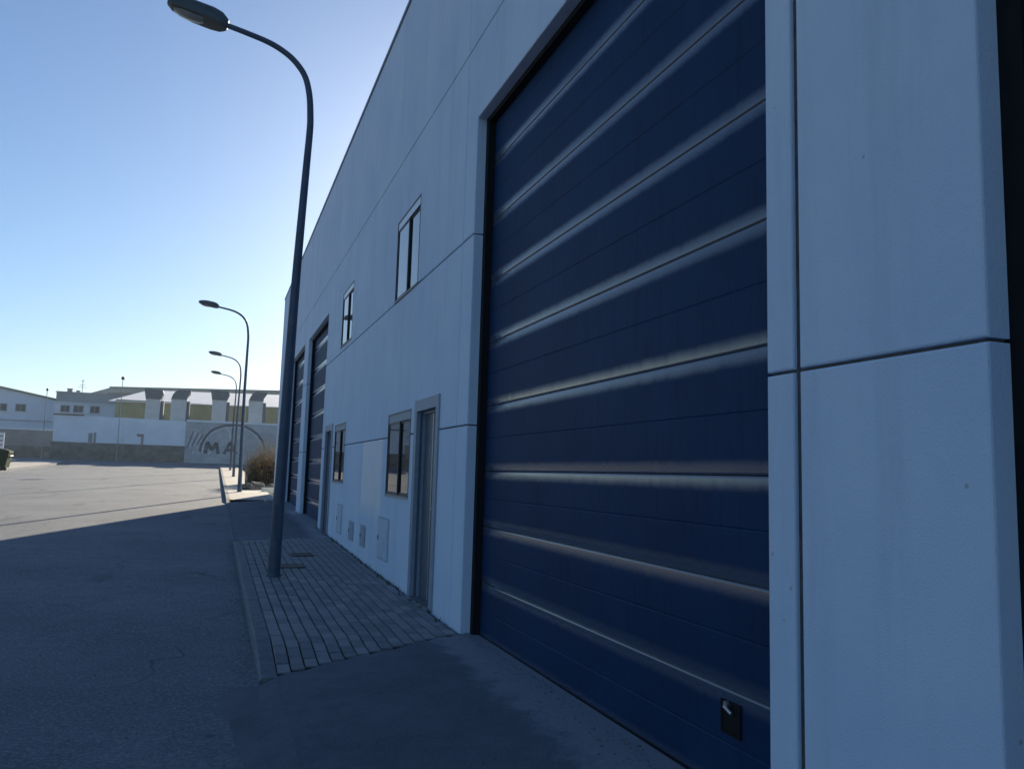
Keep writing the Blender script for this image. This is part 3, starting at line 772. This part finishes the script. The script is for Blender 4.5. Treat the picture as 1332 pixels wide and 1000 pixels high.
for (x0, x1, zt, zb, rnd, lb_) in ducts:
    t = tag(empty('extraction_cowl', ((x0+x1)/2, 95, 2)), lb_, 'duct', 'extraction cowls behind the wall')
    w_ = (x1-x0)/2; s_ = .72*w_; H0 = zt-1.05-2
    MB().bbox(-s_-.12, s_-.12, -.7, .7, -.5, H0, .02).build('shaft', 'duct_metal', t)
    MB().box(s_-.10, s_+.22, -.5, .6, -.5, H0-.15).build('side_duct', 'duct_dark', t)
    if rnd: poly = [(-s_-.15, H0), (-s_-.02, H0+.45), (-s_+.2, H0+.8), (-s_+.6, H0+1.05), (w_, H0+1.05), (w_-.08, H0+.7), (w_-.35, H0+.3), (s_-.1, H0)]
    else: poly = [(-s_-.15, H0), (-w_+.02, H0+.6), (-w_-.06, H0+1.05), (w_-.25, H0+1.05), (w_-.1, H0+.6), (s_-.05, H0)]
    MB().prism(poly, 'y', -.85, .75).build('hood', 'duct_dark', t)
    bnd = MB()
    for z in (H0-1.2, H0-.05): bnd.box(-s_-.16, s_-.08, -.74, .74, z, z+.07)
    bnd.build('flange_band', 'duct_metal', t)

# far poles
for (x, y, zt, hd, lb_) in ((-14.75, 82.6, 7.9, .12, 'thin distant lamp pole at the left end of the white wall'), (-8.6, 82.4, 9.3, .17, 'thin distant lamp pole with globe head in front of the white wall')):
    t = tag(empty('lamp_pole', (x, y, gz(y)-.1)), lb_, 'lamp pole', 'thin poles before the far wall')
    h = zt - gz(y) + .1
    MB().tube([(0, 0, 0), (0, 0, h)], [.045, .028], 8).build('pole', 'far_grey', t)
    g_ = MB(); g_.tube([(0, 0, h-.02), (0, 0, h+hd*.3), (0, 0, h+hd), (0, 0, h+hd*1.6), (0, 0, h+hd*1.9)], [.06, hd*.8, hd, hd*.6, .03], 10); g_.build('lamp_head', 'lamp_dark', t)

# waste container and sign at the left edge
t = tag(empty('waste_container', (-11.95, 53.2, gz(53)+.0)), 'dark green wheeled waste container at the left edge by the opposite kerb', 'container')
MB().prism([(-.78, .18), (.78, .18), (.93, 1.0), (-.93, 1.0)], 'y', -.5, .5).box(-.95, .95, -.52, .52, 1.0, 1.06).build('body', 'bin_green', t)
MB().prism([(-.95, 1.06), (.95, 1.06), (.92, 1.14), (.6, 1.24), (-.6, 1.24), (-.92, 1.14)], 'y', -.54, .54).build('lid', 'bin_green', t)
for sx in (-.6, .6):
    for sy in (-.35, .35): MB().tube([(sx, sy-.03, .1), (sx, sy+.03, .1)], .1, 12).build('wheel', 'rubber', t)
for sx in (-1, 1): MB().tube([(sx*.97, -.3, .85), (sx*.97, .3, .85)], .025, 8).build('handle', 'steel', t)
t = tag(empty('roadside_board', (-13.1, 57, gz(57))), 'white board with grey lines on posts at the left edge above the container', 'sign')
bd = MB().box(-.85, .85, -.03, .03, 1.0, 2.2).build('board', 'sign_white', t)
for k in range(4): MB().box(-.78, .78, -.036, -.028, 1.12+k*.27, 1.22+k*.27).build('printed_line', 'far_grey', bd)
for sx in (-.6, .6): MB().tube([(sx, .06, 0), (sx, .06, 2.1)], .035, 8).build('post', 'lamp_grey', t)

# ------------------------------------------------------------------ plants and rubble past the warehouse end
def blades(mb, n, cx_, cy_, rx, ry, h0, h1, w_, lean):
    for i in range(n):
        a = random.uniform(0, 6.28); r_ = math.sqrt(random.random())
        x, y = cx_+rx*r_*math.cos(a), cy_+ry*r_*math.sin(a); h = random.uniform(h0, h1)*(1-.3*r_)
        dx, dy = random.gauss(0, lean)*h, random.gauss(0, lean)*h
        t_ = random.uniform(0, 3.14); ux, uy = math.cos(t_)*w_, math.sin(t_)*w_
        pts = [(0, 1), (.4, .9), (.75, .6), (1, .1)]
        V = []
        for s_, k in pts:
            px, py, pz = x+dx*s_**1.8, y+dy*s_**1.8, h*s_
            V += [(px-ux*k, py-uy*k, pz), (px+ux*k, py+uy*k, pz)]
        mb.add(V, [(0, 1, 3, 2), (2, 3, 5, 4), (4, 5, 7, 6)])
def leaves(mb, n, cx_, cy_, cz_, rx, ry, rz, s0, s1):
    for i in range(n):
        u = Vector((random.gauss(0, 1), random.gauss(0, 1), random.gauss(0, 1))).normalized()*random.uniform(.35, 1)**.6
        k = 1+.28*math.sin(5*u.x+2)*math.cos(4*u.y+7*u.z)
        c = Vector((cx_+u.x*rx*k, cy_+u.y*ry*k, max(.03, cz_+u.z*rz*k)))
        a = Vector((random.gauss(0, 1), random.gauss(0, 1), random.gauss(0, 1))).normalized(); b2 = a.orthogonal().normalized(); s_ = random.uniform(s0, s1)
        mb.add([c-a*s_, c+b2*s_*.45, c+a*s_, c-b2*s_*.45], [(0, 1, 2, 3)])
random.seed(11)
t = tag(empty('dry_bush', (2.3, 40.4, gz(40)-.03)), 'brown and dark dry bush beside the second street lamp', 'bush')
m = MB(); leaves(m, 2600, .1, 0, .62, .85, .8, .62, .035, .09); m.build('foliage', 'leaf_dark', t)
m = MB(); leaves(m, 1300, -.1, -.1, .95, .7, .7, .55, .03, .075); m.build('dry_leaves', 'dry_blade', t)
m = MB()
for i in range(26):
    a = random.uniform(0, 6.28); r_ = random.uniform(.2, .8); m.tube([(0, 0, 0), (r_*.4*math.cos(a), r_*.4*math.sin(a), .5), (r_*math.cos(a), r_*math.sin(a), random.uniform(.8, 1.5))], [.02, .014, .004], 5)
m.build('stem', 'dry_blade', t)
t = tag(empty('dry_reeds', (2.7, 42.6, gz(42)-.03)), 'tall pale dry reeds behind the dry bush', 'reeds')
m = MB(); blades(m, 1500, 0, 0, 1.25, .9, 1.5, 2.5, .012, .10); m.build('blade', 'reed_blade', t)
m = MB(); leaves(m, 900, 0, 0, 1.95, 1.2, .8, .5, .02, .05); m.build('seed_heads', 'reed_blade', t)
for (x, y, s_, lb_) in ((1.42, 36.6, .26, 'dark rock nearest the second lamp foot'), (1.75, 36.9, .34, 'larger dark rock in front of the dry bush'), (1.62, 38.4, .2, 'pale sunlit rock beyond the dark rocks'), (2.35, 37.0, .22, 'small rock close to the warehouse end')):
    bm = bmesh.new(); bmesh.ops.create_icosphere(bm, subdivisions=2, radius=s_)
    for v in bm.verts:
        v.co *= random.uniform(.78, 1.15); v.co.z *= .7; v.co.x *= 1.25
    me = bpy.data.meshes.new('rock'); bm.to_mesh(me); bm.free(); me.materials.append(MATS['rock'])
    o = bpy.data.objects.new('rock', me); COL.objects.link(o); o.location = (x, y, gz(y)+s_*.35); tag(o, lb_, 'rock', 'rocks at the footpath edge')
kl = MB().bbox(1.9, 2.9, 35.2, 35.45, gz(35)-.2, gz(35)+.16, .02)
tag(kl.build('concrete_block', 'path_concrete'), 'low concrete edging block past the end of the warehouse', 'block')
# weeds along the wall foot and the kerb
m = MB(); m2 = MB()
for i in range(230):
    y = random.uniform(7.9, 33); x = W-.02-abs(random.gauss(0, .03))
    if 18.6 < y < 28.2: continue
    z = foot_z(x, y) if y < 16.5 else gz(y)
    for k in range(random.randint(3, 7)):
        a = random.uniform(0, 6.28); h = random.uniform(.015, .06)
        dx, dy = math.cos(a)*h*.6, math.sin(a)*h*.6; p = Vector((x, y, z-.005)); s_ = Vector((-math.sin(a), math.cos(a), 0))*.006
        m.add([p-s_, p+s_, p+Vector((dx, dy, h))], [(0, 1, 2)])
tag(m.build('weeds', 'weed_green'), 'tiny dry weeds along the foot of the warehouse wall', 'weeds', kind='stuff')

# loose grit in the gutter, along the wall foot and at the door
mat('grit', (.16, .16, .155), .9, .1, var=.5, scale=30)
m = MB(); random.seed(5)
def pebble(x, y, z, s_):
    a = random.uniform(0, 6.28); c_, d_ = math.cos(a)*s_, math.sin(a)*s_
    m.add([(x+c_, y+d_, z), (x-d_, y+c_*1.3, z), (x-c_, y-d_, z), (x+d_, y-c_, z), (x+d_*.2, y+c_*.2, z+s_*.9)], [(0, 1, 4), (1, 2, 4), (2, 3, 4), (3, 0, 4)])
for i in range(900):
    y = random.uniform(3.5, 17); x = KX-.01-abs(random.gauss(0, .09)); pebble(x, y, gz(y)-.10-.02*((x+5.6)/6)**2, random.choice((.003, .004, .005, .007, .011)))
for i in range(700):
    y = random.uniform(2.9, 7.4); x = W+.1-abs(random.gauss(0, .12)); pebble(x, y, apron_z(x, y)+.001, random.choice((.003, .004, .005, .008)))
for i in range(600):
    y = random.uniform(7.5, 17); x = W-.004-abs(random.gauss(0, .05)); pebble(x, y, (foot_z(x, y) if y < 16.5 else gz(y)), random.choice((.003, .004, .006, .009)))
for i in range(900):
    x, y = random.uniform(-3, 2.2), random.uniform(3.2, 14)
    if x > KX and y > 6.4: continue
    pebble(x, y, (apron_z(x, y) if x > KX else gz(y)-.10-.02*((x+5.6)/6)**2)+.001, random.choice((.003, .004, .005, .009)))
tag(m.build('grit', 'grit'), 'scattered small grit along the gutter, wall foot and door', 'grit', kind='stuff')

# ------------------------------------------------------------------ thin morning haze
hm = bpy.data.materials.new('haze'); hm.use_nodes = True; hn = hm.node_tree
for n in list(hn.nodes):
    if n.type == 'BSDF_PRINCIPLED': hn.nodes.remove(n)
pv = hn.nodes.new('ShaderNodeVolumePrincipled'); pv.inputs['Density'].default_value = .00045; pv.inputs['Color'].default_value = (.72, .87, 1, 1); pv.inputs['Anisotropy'].default_value = .3
hn.links.new(pv.outputs[0], [n for n in hn.nodes if n.type == 'OUTPUT_MATERIAL'][0].inputs['Volume'])
MATS['haze'] = hm
tag(MB().box(-700, 700, -700, 700, -1.3, 17.5).build('haze', 'haze'), 'thin pale morning haze over the whole street', 'haze', kind='stuff')
